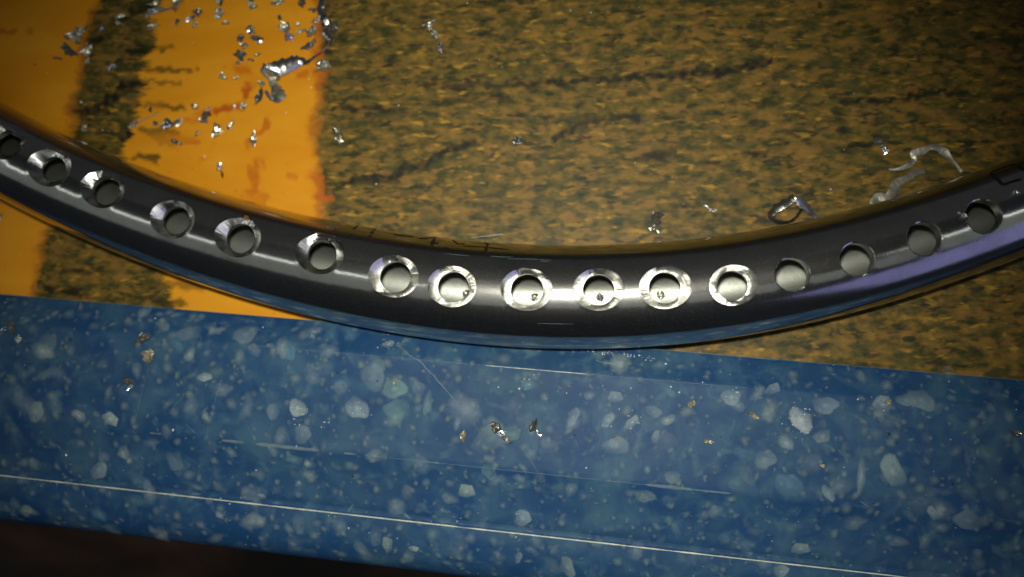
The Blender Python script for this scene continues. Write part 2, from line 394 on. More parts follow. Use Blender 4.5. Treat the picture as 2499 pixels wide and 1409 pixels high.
def outline(R, r0, phi, cone):
    rho = r0
    if cone:
        for _ in range(30):
            b = rho * math.sin(phi); drop = R - math.sqrt(max(R * R - b * b, 1e-12)); rho = 0.5 * rho + 0.5 * (r0 - drop)
    return rho
tube = tag(link('bent_metal_tube', None), 'long bent steel tube with a row of countersunk holes lying against the blue bar', 'tube')
svals = []; verts = []; faces = []
def vid(p): verts.append(p); return len(verts) - 1
ths = [TH0 - 2 * TH0 * j / NB for j in range(NB + 1)]
def grid_strip(ss):
    ids = [[vid(tpt(s, th)) for th in ths] for s in ss]
    for i in range(len(ss) - 1):
        for j in range(NB): faces.append((ids[i][j], ids[i][j + 1], ids[i + 1][j + 1], ids[i + 1][j]))
prev = 0.0
HOLEDATA = []
for (s0, ro, ri, cone, lat) in holes:
    a0, a1 = s0 - CELL, s0 + CELL
    if a0 - prev > 1e-5:
        k = max(1, int((a0 - prev) / 0.0007)); ss = [prev + (a0 - prev) * i / k for i in range(k + 1)]
        grid_strip(ss); svals += ss
    R = tframe(s0)[3]
    bnd = [(-CELL, ths[j]) for j in range(NB)] + [(-CELL + 2 * CELL * i / NA, -TH0) for i in range(NA)] + \
          [(CELL, ths[NB - j]) for j in range(NB)] + [(CELL - 2 * CELL * i / NA, TH0) for i in range(NA)]
    sa = [s0 - CELL + 2 * CELL * i / NA for i in range(NA + 1)]; svals += sa
    rings = []
    out = []
    for (a, th) in bnd:
        b = R * math.sin(th); phi = math.atan2(b - lat, a)
        rho = outline(R, ro, phi, cone); out.append((rho * math.cos(phi), lat + rho * math.sin(phi), phi))
    for q in range(6):
        f = (q / 5.0) ** 0.8; ring = []
        for (a, th), (oa, ob, ph) in zip(bnd, out):
            if q == 5: aa, tt = a, th
            else:
                oth = math.asin(max(-1, min(1, ob / R))); aa, tt = oa + (a - oa) * f, oth + (th - oth) * f
            ring.append(vid(tpt(s0 + aa, tt)))
        rings.append(ring)
    n = len(bnd)
    for q in range(5):
        for i in range(n):
            faces.append((rings[q][i], rings[q][(i + 1) % n], rings[q + 1][(i + 1) % n], rings[q + 1][i]))
    HOLEDATA.append((s0, ro, ri, cone, lat, R))
    prev = a1
k = int((TL - prev) / 0.0007); ss = [prev + (TL - prev) * i / k for i in range(k + 1)]; grid_strip(ss); svals += ss
sv = sorted(set(round(s, 9) for s in svals))
NT_ = 46
tho = [-TH0 - (2 * math.pi - 2 * TH0) * j / NT_ for j in range(NT_ + 1)]
ids = [[vid(tpt(s, th)) for th in tho] for s in sv]
for i in range(len(sv) - 1):
    for j in range(NT_): faces.append((ids[i][j], ids[i][j + 1], ids[i + 1][j + 1], ids[i + 1][j]))
me = mesh('tube_wall', verts, faces)
bm = bmesh.new(); bm.from_mesh(me); bmesh.ops.remove_doubles(bm, verts=bm.verts, dist=2e-7)
bmesh.ops.recalc_face_normals(bm, faces=bm.faces); bm.to_mesh(me); bm.free()
me.polygons.foreach_set('use_smooth', [True] * len(me.polygons))
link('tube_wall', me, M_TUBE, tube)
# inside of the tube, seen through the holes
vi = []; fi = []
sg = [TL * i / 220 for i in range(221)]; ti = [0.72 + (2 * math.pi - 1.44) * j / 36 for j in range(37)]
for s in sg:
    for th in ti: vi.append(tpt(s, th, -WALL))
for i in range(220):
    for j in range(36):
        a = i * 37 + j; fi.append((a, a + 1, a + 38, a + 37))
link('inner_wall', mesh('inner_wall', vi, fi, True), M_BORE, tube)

def hole_part(idx, s0, ro, ri, cone, lat, R):
    c, T, N, _ = tframe(s0)
    org = c + N * lat + V((0, 0, R))
    rg = random.Random(idx * 13 + 5); n = 120
    ph0 = rg.random() * 6.28
    jit = []; cur = 0
    for i in range(n):
        if i % rg.choice((3, 5, 11, 13, 17)) == 0: cur = rg.uniform(-1, 1)
        jit.append(cur)
    vs, fs, mi = [], [], []
    tick = [rg.uniform(-1, 1) * rg.choice((0.3, 1.0)) for _ in range(n)]
    def P(r, ph, z):
        a, b = r * math.cos(ph), r * math.sin(ph)
        cc, TT, NN, RR = tframe(s0 + a)
        return cc + NN * (lat + b) + V((0, 0, RR + z)) - org
    def surf(r, ph):
        b = lat + r * math.sin(ph); return -(R - math.sqrt(max(R * R - b * b, 0)))
    rings = []
    phs = [2 * math.pi * i / n for i in range(n)]
    if cone:
        zi = -(ro - ri)
        zr = [(0.0,), (0.34,), (0.67,), (1.0,)]
        for (f,) in zr:
            ring = []
            for i, ph in enumerate(phs):
                b0 = outline(R, ro, ph, True)                         # note: phi is measured about the hole's own axis
                zo = surf(b0, ph); r = b0 + (ri - b0) * f; z = zo + (zi - zo) * f
                if f == 0.0: r += 0.000004; z += 0.000004
                if 0 < f < 1: z += jit[i] * 0.000020 + tick[i] * 0.0000060 + 0.000022 * math.sin(2 * ph + ph0) + 0.000012 * math.sin(7 * ph + 2 * ph0)
                ring.append(len(vs)); vs.append(P(r, ph, z))
            rings.append((ring, 0))
    else:
        for f in (0, 1):
            ring = []
            for i, ph in enumerate(phs):
                r = ro - (ro - ri) * f; z = surf(r, ph) + (0.000012 + 0.00002 * abs(jit[i]) if f == 0 else -(ro - ri) * (0.9 + 0.5 * jit[i]))
                ring.append(len(vs)); vs.append(P(r, ph, z))
            rings.append((ring, 0))
        zi = None
    for dz in (0.0, 1.0):
        ring = []
        for i, ph in enumerate(phs):
            b = lat + ri * math.sin(ph); zin = -R + math.sqrt(max((R - WALL) ** 2 - b * b, 0)) - 0.00005
            z0 = vs[rings[-1][0][i]].z if dz == 0.0 else None
            if dz == 0.0: continue
            ring.append(len(vs)); vs.append(P(ri - 0.00002, ph, min(zin, (zi if zi is not None else 0) - 0.0001)))
        if ring: rings.append((ring, 1))
    for q in range(len(rings) - 1):
        A, B = rings[q][0], rings[q + 1][0]
        for i in range(n):
            fs.append((A[i], B[i], B[(i + 1) % n], A[(i + 1) % n])); mi.append(rings[q + 1][1])
    me = mesh('hole', vs, fs)
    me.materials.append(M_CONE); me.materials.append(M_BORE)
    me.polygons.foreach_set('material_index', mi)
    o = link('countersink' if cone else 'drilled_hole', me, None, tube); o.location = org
    return org
for i, hd in enumerate(HOLEDATA):
    hole_part(i, *hd)
# drill-point dimples on the far inside wall
for i in (6, 7, 8, 9, 10, 15):
    s0, ro, ri, cone, lat, R = HOLEDATA[i]
    c = tpt(s0 + 0.0002, math.pi - lat / R, -WALL); vs = []; fs = []; rg = random.Random(i)
    prof = [(0.00052, 0.00002), (0.00042, 0.00016), (0.00030, 0.00008), (0.00016, 0.00003), (0.00002, 0.00001)]
    for r, z in prof:
        for k in range(14):
            a = 2 * math.pi * k / 14; q = r * rg.uniform(0.85, 1.15); vs.append((q * math.cos(a), q * math.sin(a), z * rg.uniform(0.3, 1.6) + rg.uniform(0, 0.00006)))
    for q in range(4):
        for k in range(14): fs.append((q * 14 + k, q * 14 + (k + 1) % 14, (q + 1) * 14 + (k + 1) % 14, (q + 1) * 14 + k))
    o = link('drill_dimple', mesh('drill_dimple', vs, fs), M_SHINE if i % 2 else M_FLAKE, tube); o.location = c

# point on the tube's skin seen at a photo pixel
gs = np.linspace(0, TL, 900); gt = np.linspace(-1.45, 1.45, 160)
GP = np.zeros((len(gs), len(gt), 3))
for i, s in enumerate(gs):
    c, T, N, R = tframe(s)
    for k in range(3): GP[i, :, k] = c[k] + N[k] * R * np.sin(gt)
    GP[i, :, 2] += R * np.cos(gt)
GU = proj_np(GP)
def on_tube(u, v):
    d = (GU[..., 0] - u) ** 2 + (GU[..., 1] - v) ** 2; i, j = np.unravel_index(np.argmin(d), d.shape); return float(gs[i]), float(gt[j])
def tube_stroke(name, pts, w, mat, lift=0.000015):
    st = [on_tube(*p) for p in pts]; vs, fs = [], []; L = []
    for (s, th), (s2, th2) in zip(st[:-1], st[1:]):
        for k in range(4): L.append((s + (s2 - s) * k / 4, th + (th2 - th) * k / 4))
    L.append(st[-1]); n = len(L); rg = random.Random(len(pts) * 7 + int(pts[0][0]))
    for i, (s, th) in enumerate(L):
        a = L[max(i - 1, 0)]; b = L[min(i + 1, n - 1)]; R = tframe(s)[3]
        d = V((b[0] - a[0], (b[1] - a[1]) * R, 0)).normalized(); q = V((-d.y, d.x, 0)) * (w * PX * 0.5 * rg.uniform(0.7, 1.15) * (0.45 if i in (0, n - 1) else 1))
        vs.append(tpt(s + q.x, th + q.y / R, lift)); vs.append(tpt(s - q.x, th - q.y / R, lift))
    for i in range(n - 1): fs.append((2 * i, 2 * i + 1, 2 * i + 3, 2 * i + 2))
    return link(name, mesh(name, vs, fs, True), mat, tube)
def cr(pts, ox, oy, k): return [(ox + x / k, oy + y / k) for x, y in pts]
for pts, w in [([(505, 172), (440, 215)], 7), ([(430, 280), (400, 325)], 7), ([(620, 195), (745, 208), (650, 370)], 9), ([(200, 215), (175, 245)], 6),
               ([(980, 280), (1110, 300), (1240, 312)], 8), ([(1310, 345), (1440, 335), (1560, 328)], 8), ([(1535, 330), (1480, 435)], 9), ([(1440, 395), (1580, 400)], 8),
               ([(1640, 462), (1720, 482)], 9), ([(1760, 360), (1830, 410), (1920, 405)], 6), ([(2180, 392), (2230, 410), (2200, 530)], 8),
               ([(1900, 440), (2150, 450), (2499, 480)], 5), ([(2150, 540), (2290, 560)], 6)]:
    tube_stroke('ink_stroke', cr(pts, 780, 520, 5.43), w, M_INK)
tube_stroke('ink_stroke', [(1384, 800), (1394, 808), (1390, 818)], 8, M_INK)
for pts, w in [([(960, 430), (1070, 530), (1180, 650)], 9), ([(1180, 650), (1330, 600), (1510, 535)], 8), ([(1430, 320), (1540, 410)], 8), ([(980, 420), (1240, 320), (1400, 290)], 6)]:
    tube_stroke('ink_stroke', cr(pts, 2280, 360, 7.045), w, M_INK)
for pts, w in [([(1084, 618), (1145, 625)], 1.2), ([(1196, 626), (1225, 628), (1254, 628)], 1.3), ([(1238, 632), (1300, 633), (1345, 635)], 1.1), ([(1310, 704 + 86), (1400, 791)], .9),
               ([(1440, 617), (1570, 616)], .7), ([(1320, 638), (1340, 639)], 1.2), ([(968, 580), (990, 586), (1005, 590)], 1.5)]:
    tube_stroke('scratch', pts, w, M_SCR, 0.00001)

# ------------------------------------------------------------------ the blue resin bar
def bar_profile():
    """list of (line index, fraction to next line, z)"""
    z1, z2, z3, z4, z5 = [p[2] * 1e-3 for p in BARPX]
    pr = []
    for f in (0, 0.05, 0.3, 0.6, 0.9, 0.97): pr.append((0, f, z1 + (z2 - z1) * f - (0.00004 if f == 0 else 0)))
    for f in (0.0, 0.03, 0.25, 0.5, 0.75, 0.95): pr.append((1, f, z2 + (-0.00003 if f == 0 else 0)))
    for f in (0.0, 0.04, 0.10, 0.2, 0.3, 0.4, 0.5, 0.6, 0.7, 0.78, 0.85, 0.90, 0.94, 0.97):
        g = 1 - (1 - f) ** 1.7
        dip = -0.00022 * math.exp(-((f - 0.92) / 0.06) ** 2)
        pr.append((2, f, z3 + (z4 - 0.00010 - z3) * g + dip))
    for f in (0.0, 0.02, 0.06, 0.12, 0.2, 0.3, 0.4, 0.5, 0.6, 0.7, 0.8, 0.87, 0.93, 0.97, 0.99, 1.0):
        pr.append((3, f, z5 + (z4 - z5) * math.sqrt(max(1 - f ** 2.3, 0))))
    return pr
PROF = bar_profile()
def bar_pt(s, k, f, z):
    a = BL[k][0] + (BL[k][1] - BL[k][0]) * s
    if k < 4:
        b = BL[k + 1][0] + (BL[k + 1][1] - BL[k + 1][0]) * s; a = a + (b - a) * f
    return V((a.x, a.y, z))
def bar_surf(s, q):
    q = max(0, min(len(PROF) - 1.0001, q)); i = int(q); w = q - i
    A, B = bar_pt(s, *PROF[i]), bar_pt(s, *PROF[i + 1]); P = A + (B - A) * w
    T = (bar_pt(s + 0.01, *PROF[i]) - A).normalized(); N = (B - A).cross(T).normalized()
    return P, (N if N.z > 0 else -N), T
NS = 60
vs, fs = [], []
np_ = len(PROF)
for i in range(NS + 1):
    s = -0.5 + 2.0 * i / NS
    for k in PROF: vs.append(bar_pt(s, *k))
    e = bar_pt(s, *PROF[-1]); vs.append(V((e.x, e.y, -0.006)));
    vs.append(V((e.x, e.y + 0.004, -0.006))); m4 = bar_pt(s, 2, 0.9, 0); vs.append(V((m4.x, m4.y, 0.00005)))
    b = bar_pt(s, *PROF[0]); vs.append(V((b.x, b.y, 0.00005)))
    # small wear and waviness of the long edges
    w = np_ + 4
    for j in range(np_):
        P = vs[i * w + j]; P.z += 0.000012 * mnoise.noise(V((s * 40, j * 0.6, 3)))
w = np_ + 4
for i in range(NS):
    for j in range(w): fs.append((i * w + j, i * w + (j + 1) % w, (i + 1) * w + (j + 1) % w, (i + 1) * w + j))
fs.append(tuple(range(w))); fs.append(tuple(reversed([NS * w + j for j in range(w)])))
bar = tag(link('resin_bar', None), 'translucent blue resin bar full of milky chips along the bottom of the photo', 'bar')
me = mesh('bar_body', vs, fs)
bm = bmesh.new(); bm.from_mesh(me); bmesh.ops.recalc_face_normals(bm, faces=bm.faces); bm.to_mesh(me); bm.free()
me.polygons.foreach_set('use_smooth', [True] * len(me.polygons))
me.set_sharp_from_angle(angle=math.radians(18))
link('bar_body', me, M_RESIN, bar)
bs = np.linspace(-0.05, 1.05, 700); bq = np.linspace(0, np_ - 1.001, 180)
BP = np.zeros((len(bs), len(bq), 3))
for j, q in enumerate(bq):
    i = int(q); w_ = q - i
    for e, s in ((0, 0.0), (1, 1.0)):
        pass
    A0, A1 = bar_pt(0, *PROF[i]), bar_pt(1, *PROF[i]); B0, B1 = bar_pt(0, *PROF[i + 1]), bar_pt(1, *PROF[i + 1])
    P0, P1 = A0 + (B0 - A0) * w_, A1 + (B1 - A1) * w_
    for k in range(3): BP[:, j, k] = P0[k] + (P1[k] - P0[k]) * bs
BU = proj_np(BP)
def on_bar(u, v):
    d = (BU[..., 0] - u) ** 2 + (BU[..., 1] - v) ** 2; i, j = np.unravel_index(np.argmin(d), d.shape); return float(bs[i]), float(bq[j])

# chips: a few pebble and shard shapes shared by all
def chip_mesh(k, crisp):
    rg = random.Random(100 + k); n = 20
    kind = k % 2
    lob = [rg.uniform(0.78, 1.12) for _ in range(5)]
    vs, fs, at = [V((0, 0, 1))], [], [1.0]
    npl = 4 + k % 3; planes = [(2 * math.pi * (i + rg.uniform(-.25, .25)) / npl, rg.uniform(0.6, 0.9)) for i in range(npl)]
    def rad(a):
        if kind == 1:   # shard: few corners
            return min(min(1.15, d_ / max(0.05, math.cos(a - a_))) for a_, d_ in planes)
        return 0.9 + 0.12 * math.sin(2 * a + k) + 0.08 * math.sin(3 * a + 2 * k) + 0.05 * math.sin(5 * a + k)
    rr_ = [0.35, 0.65, 0.85, 1.0]
    at_ = [1.0, 0.97, 0.80, 0.15] if crisp else [0.95, 0.68, 0.30, 0.0]
    for q, f in enumerate(rr_):
        for i in range(n):
            a = 2 * math.pi * i / n; r = rad(a) * f
            vs.append(V((r * math.cos(a), r * math.sin(a), 1 - f ** 3 * 0.9)))
            at.append(at_[q] * rg.uniform(0.8, 1.1) * (0.62 + 0.38 * f * math.cos(a - k)))
    vs.append(V((0, 0, -2.0))); at.append(0.0)
    for i in range(n): fs.append((0, 1 + i, 1 + (i + 1) % n))
    for q in range(3):
        for i in range(n): fs.append((1 + q * n + i, 1 + (q + 1) * n + i, 1 + (q + 1) * n + (i + 1) % n, 1 + q * n + (i + 1) % n))
    for i in range(n): fs.append((1 + 3 * n + i, len(vs) - 1, 1 + 3 * n + (i + 1) % n))
    me = mesh('chip', vs, fs, True)
    a = me.attributes.new('body', 'FLOAT', 'POINT'); a.data.foreach_set('value', [min(1, max(0, x)) for x in at])
    me.materials.append(M_CHIP); return me
SOFT = [chip_mesh(k, False) for k in range(8)]; CRISP = [chip_mesh(k, True) for k in range(8)]
CREAM, BLUE, GREY = (0.38, 0.44, 0.40), (0.11, 0.22, 0.33), (0.28, 0.34, 0.39)
nchip = 0
def add_chip(P, N, T, ln, wd, ang, alpha, col, me, lift):
    global nchip
    o = bpy.data.objects.new('chip', me); COL.objects.link(o); o.parent = bar
    B = N.cross(T).normalized(); T2 = T * math.cos(ang) + B * math.sin(ang); B2 = N.cross(T2)
    hz = min(0.00003, 0.08 * wd)
    M = Matrix((T2 * ln, B2 * wd, N * hz)).transposed().to_4x4(); M.translation = P + N * (lift - hz * 0.2)
    o.matrix_world = M; o.color = (*col, alpha); nchip += 1
# (u, v, length, width, angle deg in the picture, alpha, colour, crisp mesh or soft)
C_ = [(103, 858, 60, 42, 35, .75, CREAM, 0), (270, 1023, 56, 36, 18, .95, CREAM, 1), (192, 1020, 42, 30, 25, .75, CREAM, 0), (465, 815, 62, 48, -30, .30, GREY, 1), (461, 870, 46, 26, -75, .7, CREAM, 0),
      (500, 920, 50, 28, -10, .8, CREAM, 1), (540, 945, 62, 40, 10, .5, GREY, 0), (500, 1015, 30, 24, 80, .6, CREAM, 0), (600, 1000, 30, 70, 12, .35, GREY, 0), (620, 860, 60, 40, 20, .35, GREY, 0),
      (125, 910, 70, 34, -25, .35, GREY, 0), (50, 970, 40, 60, 10, .35, GREY, 0), (728, 1003, 54, 42, 0, .85, CREAM, 1), (668, 1005, 54, 40, 80, .45, GREY, 1), (872, 996, 64, 56, 60, .8, GREY, 1),
      (912, 895, 56, 60, 70, .45, (.17, .27, .28), 1), (963, 945, 62, 56, 25, .7, (.20, .32, .30), 1), (962, 1015, 62, 66, 75, .6, (.20, .32, .30), 0), (740, 1062, 44, 50, 70, .45, GREY, 1), (688, 1065, 44, 50, 30, .35, GREY, 0),
      (1045, 990, 24, 62, 10, .5, (.17, .27, .30), 1), (1016, 995, 30, 30, 0, .5, BLUE, 0), (1115, 1030, 22, 40, 0, .55, GREY, 0), (1200, 1068, 104, 78, -25, .48, (.19, .27, .27), 1), (1245, 1055, 44, 56, 40, .4, (.17, .27, .30), 1),
      (1138, 1200, 56, 48, -20, .9, (.28, .34, .30), 1), (1275, 1265, 40, 50, 80, .7, GREY, 1), (758, 1160, 38, 32, -30, .6, (.26, .32, .30), 0), (750, 1130, 24, 20, 0, .7, CREAM, 0), (1290, 935, 40, 54, 80, .65, (.15, .26, .32), 0),
      (1400, 1020, 30, 52, 10, .55, GREY, 1), (1545, 1030, 54, 26, -40, .7, GREY, 1), (1482, 1030, 26, 46, 20, .65, GREY, 1), (1495, 1080, 36, 34, 0, .5, GREY, 1), (1600, 1060, 18, 40, 15, .55, GREY, 1),
      (1555, 1095, 24, 60, 20, .4, (.15, .26, .28), 0), (1785, 965, 52, 42, -45, .75, GREY, 1), (1955, 1020, 94, 56, 48, .95, (.42, .46, .46), 1), (2015, 988, 66, 44, 10, .75, (.22, .28, .36), 1), (1890, 950, 46, 30, -25, .55, GREY, 1),
      (2245, 978, 58, 66, 80, .75, (.20, .26, .30), 1), (2320, 975, 34, 26, 0, .5, (.2, .3, .3), 0), (2155, 990, 40, 54, 20, .65, GREY, 1), (2180, 1150, 76, 62, 45, .9, (.24, .31, .30), 1), (2100, 1165, 26, 88, 3, .75, GREY, 0),
      (2020, 1205, 60, 28, 50, .8, (.22, .28, .32), 1), (1865, 1125, 52, 50, 30, .65, (.20, .26, .31), 1), (1985, 1140, 60, 60, 0, .28, GREY, 0), (2235, 1220, 92, 84, 0, .4, (.10, .17, .22), 0), (2360, 1195, 66, 50, 10, .45, (.15, .22, .22), 0),
      (2410, 1120, 60, 52, 20, .4, (.15, .22, .24), 0), (2275, 1255, 36, 26, 40, .7, GREY, 1), (1640, 1170, 44, 30, -30, .55, (.22, .29, .28), 1), (1580, 1150, 24, 28, 0, .5, GREY, 0), (1385, 1385, 36, 60, -35, .7, (.24, .29, .28), 1),
      (1905, 1395, 36, 40, 30, .8, (.26, .31, .30), 1), (2190, 1320, 54, 30, 20, .4, GREY, 0), (2450, 1340, 50, 46, 0, .4, (.16, .23, .22), 0), (75, 1248, 44, 22, 5, .6, CREAM, 0), (540, 1258, 28, 24, 0, .65, CREAM, 0),
      (315, 1124, 20, 16, 0, .7, CREAM, 0), (255, 1112, 46, 30, 20, .4, GREY, 0), (370, 1080, 50, 22, 0, .4, GREY, 0), (1010, 1340, 30, 18, 10, .75, CREAM, 1), (1265, 1360, 20, 34, 0, .5, GREY, 1), (730, 1180, 20, 16, 30, .6, CREAM, 0),
      (640, 1210, 22, 14, 10, .6, CREAM, 1), (2380, 960, 26, 20, 0, .3, GREY, 0), (2480, 1090, 28, 40, 0, .45, (.2, .28, .26), 0), (1120, 880, 40, 30, 20, .3, GREY, 0), (760, 810, 40, 40, 0, .45, GREY, 0), (950, 840, 40, 26, -10, .7, CREAM, 0),
      (820, 940, 36, 24, 0, .5, BLUE, 0), (690, 935, 40, 56, 0, .3, BLUE, 0), (1650, 1030, 40, 40, 0, .25, BLUE, 0), (1330, 1000, 70, 50, 0, .25, BLUE, 0), (1440, 960, 40, 24, -30, .5, GREY, 0), (2060, 1150, 20, 24, 0, .5, GREY, 0)]
for idx, (u, v, l, w_, a, al, c, cr_) in enumerate(C_):
    s, q = on_bar(u, v); P, N, T = bar_surf(s, q); k = (CAMP - P).length / 0.114 * PX
    add_chip(P, N, T, l * 0.52 * k, w_ * 0.52 * k, math.radians(-a), al, c, (CRISP if cr_ else SOFT)[idx % 8], 0.000015 + 0.00001 * (idx % 7))
rg = random.Random(11)
vx = []
small = []
for i in range(2100):
    s = rg.uniform(-0.06, 1.06); q = rg.uniform(0.4, np_ - 2.5)
    # even spread over the real width rather than over the profile steps
    P, N, T = bar_surf(s, q)
    if i >= 0:
        f = rg.random(); y0 = bar_pt(s, *PROF[0]); y1 = bar_pt(s, 3, 0.92, 0); yy = y0.y + (y1.y - y0.y) * f
        lo, hi = 0.0, np_ - 1.01
        for _ in range(22):
            mid = (lo + hi) / 2
            if bar_surf(s, mid)[0].y > yy: lo = mid
            else: hi = mid
        P, N, T = bar_surf(s, lo)
    size = min(95, 11 + rg.expovariate(1 / 13.0))
    small.append((size, P, N, T))
small.sort(key=lambda e: -e[0])
NPART = 300 - nchip
for i, (size, P, N, T) in enumerate(small):
    if i < NPART:
        l = size * rg.uniform(0.9, 1.2); w_ = size * rg.uniform(0.5, 0.95)
        al = min(0.9, max(0.12, rg.gauss(0.40, 0.2)) * (1.5 if size < 26 else 0.85))
        c = rg.choice((GREY, GREY, CREAM, BLUE, (.15, .26, .28)))
        add_chip(P, N, T, l * 0.5 * PX, w_ * 0.5 * PX, rg.uniform(0, 6.3), al, c, rg.choice(SOFT if rg.random() < 0.80 else CRISP), 0.000004 + 0.000009 * (i % 9) / 9)
# the countless fine chips: one part
vs, fs, at = [], [], []
for (size, P, N, T) in small[NPART:]:
    n = 7; B = N.cross(T); r = size * (0.34 if size < 12 else 0.85) * PX * rg.uniform(0.5, 1); asp = rg.uniform(0.45, 1); ph = rg.uniform(0, 6.28); b0 = len(vs); k = rg.uniform(0.10, 0.40) if size > 12 else rg.uniform(0.05, 0.35)
    vs.append(P + N * 0.000012); at.append(k)
    for i in range(n):
        a = 2 * math.pi * i / n; x, y = r * math.cos(a) * rg.uniform(0.8, 1.1), r * asp * math.sin(a)
        vs.append(P + N * 0.000006 + T * (x * math.cos(ph) - y * math.sin(ph)) + B * (x * math.sin(ph) + y * math.cos(ph))); at.append(0.0)
    vs.append(P - N * 0.00006); at.append(0)
    for i in range(n):
        fs.append((b0, b0 + 1 + i, b0 + 1 + (i + 1) % n)); fs.append((b0 + n + 1, b0 + 1 + (i + 1) % n, b0 + 1 + i))
me = mesh('fine_chips', vs, fs, True); a = me.attributes.new('body', 'FLOAT', 'POINT'); a.data.foreach_set('value', at)
o = link('fine_chips', me, M_CHIP, bar); o.color = (0.26, 0.33, 0.33, 1.0); tag(o, kind='stuff')

# worn rims with the edge highlight in their colour, scuffs and scratches on the bar
def bar_strip(name, pts, widths, mat, lift=0.00002):
    vs, fs = [], []
    n = len(pts)
    for i in range(n):
        s, q = pts[i]; P, N, T = bar_surf(s, q)
        P2 = bar_surf(*pts[min(i + 1, n - 1)])[0]; P1 = bar_surf(*pts[max(i - 1, 0)])[0]
        d = (P2 - P1).normalized(); B = N.cross(d).normalized() * (widths[i] * PX * 0.5)
        vs += [P + B + N * lift * 0.2, P + N * lift, P - B + N * lift * 0.2]
    for i in range(n - 1):
        a = 3 * i; fs += [(a, a + 3, a + 4, a + 1), (a + 1, a + 4, a + 5, a + 2)]
    return link(name, mesh(name, vs, fs, True), mat, bar)
def rim(q, s0, s1, n, w, mat, seed, name='worn_lit_rim', lift=0.00003):
    rg = random.Random(seed); pts = [(s0 + (s1 - s0) * i / n, q) for i in range(n + 1)]
    ws = [max(0.4, w * (0.75 + 0.7 * mnoise.noise(V((i * 0.35, seed, 0)))) * (0.3 if i in (0, n) else 1)) for i in range(n + 1)]
    return bar_strip(name, pts, ws, mat, lift)
q4 = [i for i, p in enumerate(PROF) if p[0] == 3][0]; q3 = [i for i, p in enumerate(PROF) if p[0] == 2][0]; q2 = [i for i, p in enumerate(PROF) if p[0] == 1][0]
rim(q4 + 0.2, -0.4, 1.4, 260, 3.6, M_WORN_LIT, 1, lift=0.00006)  # bright line of the lit edge, put into a pale strip
rim(q2 + 0.1, 0.25, 0.75, 80, 1.0, M_SCR, 2)
rim(q2 + 0.1, 0.50, 0.60, 30, 1.8, M_WORN_LIT, 3)
rim(q3 + 0.1, 0.38, 0.66, 60, 1.2, M_SCR, 4)
for a, b, w_, sd in [(.16, .172, 5, 5), (.235, .258, 8, 6), (.27, .335, 11, 7), (.36, .372, 6, 8), (.655, .70, 9, 9), (.70, .735, 5, 10), (.44, .455, 4, 11)]:
    rim(q3 + 0.1, a, b, 12, w_, M_SCR, sd, name='scuff')
rim(0.15, -0.4, 1.4, 160, 1.6, M_SCR, 12, lift=0.00002)
def px_scratch(pts, w):
    L = []
    for (u, v), (u2, v2) in zip(pts[:-1], pts[1:]):
        for k in range(6): L.append((u + (u2 - u) * k / 6, v + (v2 - v) * k / 6))
    L.append(pts[-1]); qs = [on_bar(*p) for p in L]; n = len(qs)
    # smooth the picked positions
    S = [(sum(qs[max(0, min(n - 1, i + d))][0] for d in (-1, 0, 1)) / 3, sum(qs[max(0, min(n - 1, i + d))][1] for d in (-1, 0, 1)) / 3) for i in range(n)]
    ws = [w * (0.4 + 0.6 * math.sin(math.pi * (i + 0.5) / n)) for i in range(n)]
    bar_strip('scratch', S, ws, M_SCR, 0.00004)
for pts, w_ in [([(945, 825), (1010, 872), (1070, 930), (1122, 990)], 2.4), ([(365, 890), (345, 960), (330, 1032)], 0.9), ([(545, 905), (525, 980), (502, 1055)], 0.9), ([(470, 950), (430, 985), (405, 1020)], 0.8),
                ([(452, 1035), (480, 1058)], 1.6), ([(1452, 880), (1500, 890), (1522, 896)], 4), ([(2098, 1222), (2118, 1236)], 2.2), ([(1625, 872), (1632, 882)], 4), ([(850, 1250), (862, 1230)], 3), ([(985, 1250), (1002, 1268)], 3),
                ([(2395, 1250), (2450, 1268), (2490, 1275)], .8), ([(1735, 864), (1800, 870), (1900, 880)], 1.4), ([(1270, 1095), (1330, 1170)], 1)]:
    px_scratch(pts, w_)

# specks: bright dust, chip glints painted as near-white crumbs, dark grit
def specks(name, items, mat, parent=None):
    vs, fs = [], []; rg = random.Random(len(items))
    for (P, r) in items:
        b = len(vs)
        for k in range(4):
            a = 2 * math.pi * k / 4 + rg.uniform(-0.5, 0.5); q = r * rg.uniform(0.6, 1.3); vs.append(P + V((q * math.cos(a), q * math.sin(a), 0)))
        vs.append(P + V((rg.uniform(-.3, .3) * r, rg.uniform(-.3, .3) * r, r * rg.uniform(0.6, 1.4))))
        fs += [(b + k, b + (k + 1) % 4, b + 4) for k in range(4)] + [(b + 3, b + 2, b + 1, b)]
    o = link(name, mesh(name, vs, fs), mat, parent); tag(o, kind='stuff'); return o
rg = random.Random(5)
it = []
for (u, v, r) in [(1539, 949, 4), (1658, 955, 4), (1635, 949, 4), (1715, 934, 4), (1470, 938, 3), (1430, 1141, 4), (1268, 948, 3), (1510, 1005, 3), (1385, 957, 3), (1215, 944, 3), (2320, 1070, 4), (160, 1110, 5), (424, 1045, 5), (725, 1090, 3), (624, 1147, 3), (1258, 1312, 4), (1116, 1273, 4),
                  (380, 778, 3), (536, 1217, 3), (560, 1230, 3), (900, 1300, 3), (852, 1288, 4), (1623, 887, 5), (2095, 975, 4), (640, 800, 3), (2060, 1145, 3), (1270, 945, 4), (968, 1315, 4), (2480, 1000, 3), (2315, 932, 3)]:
    s, q = on_bar(u, v); P, N, T = bar_surf(s, q); it.append((P, r * PX * 0.62))
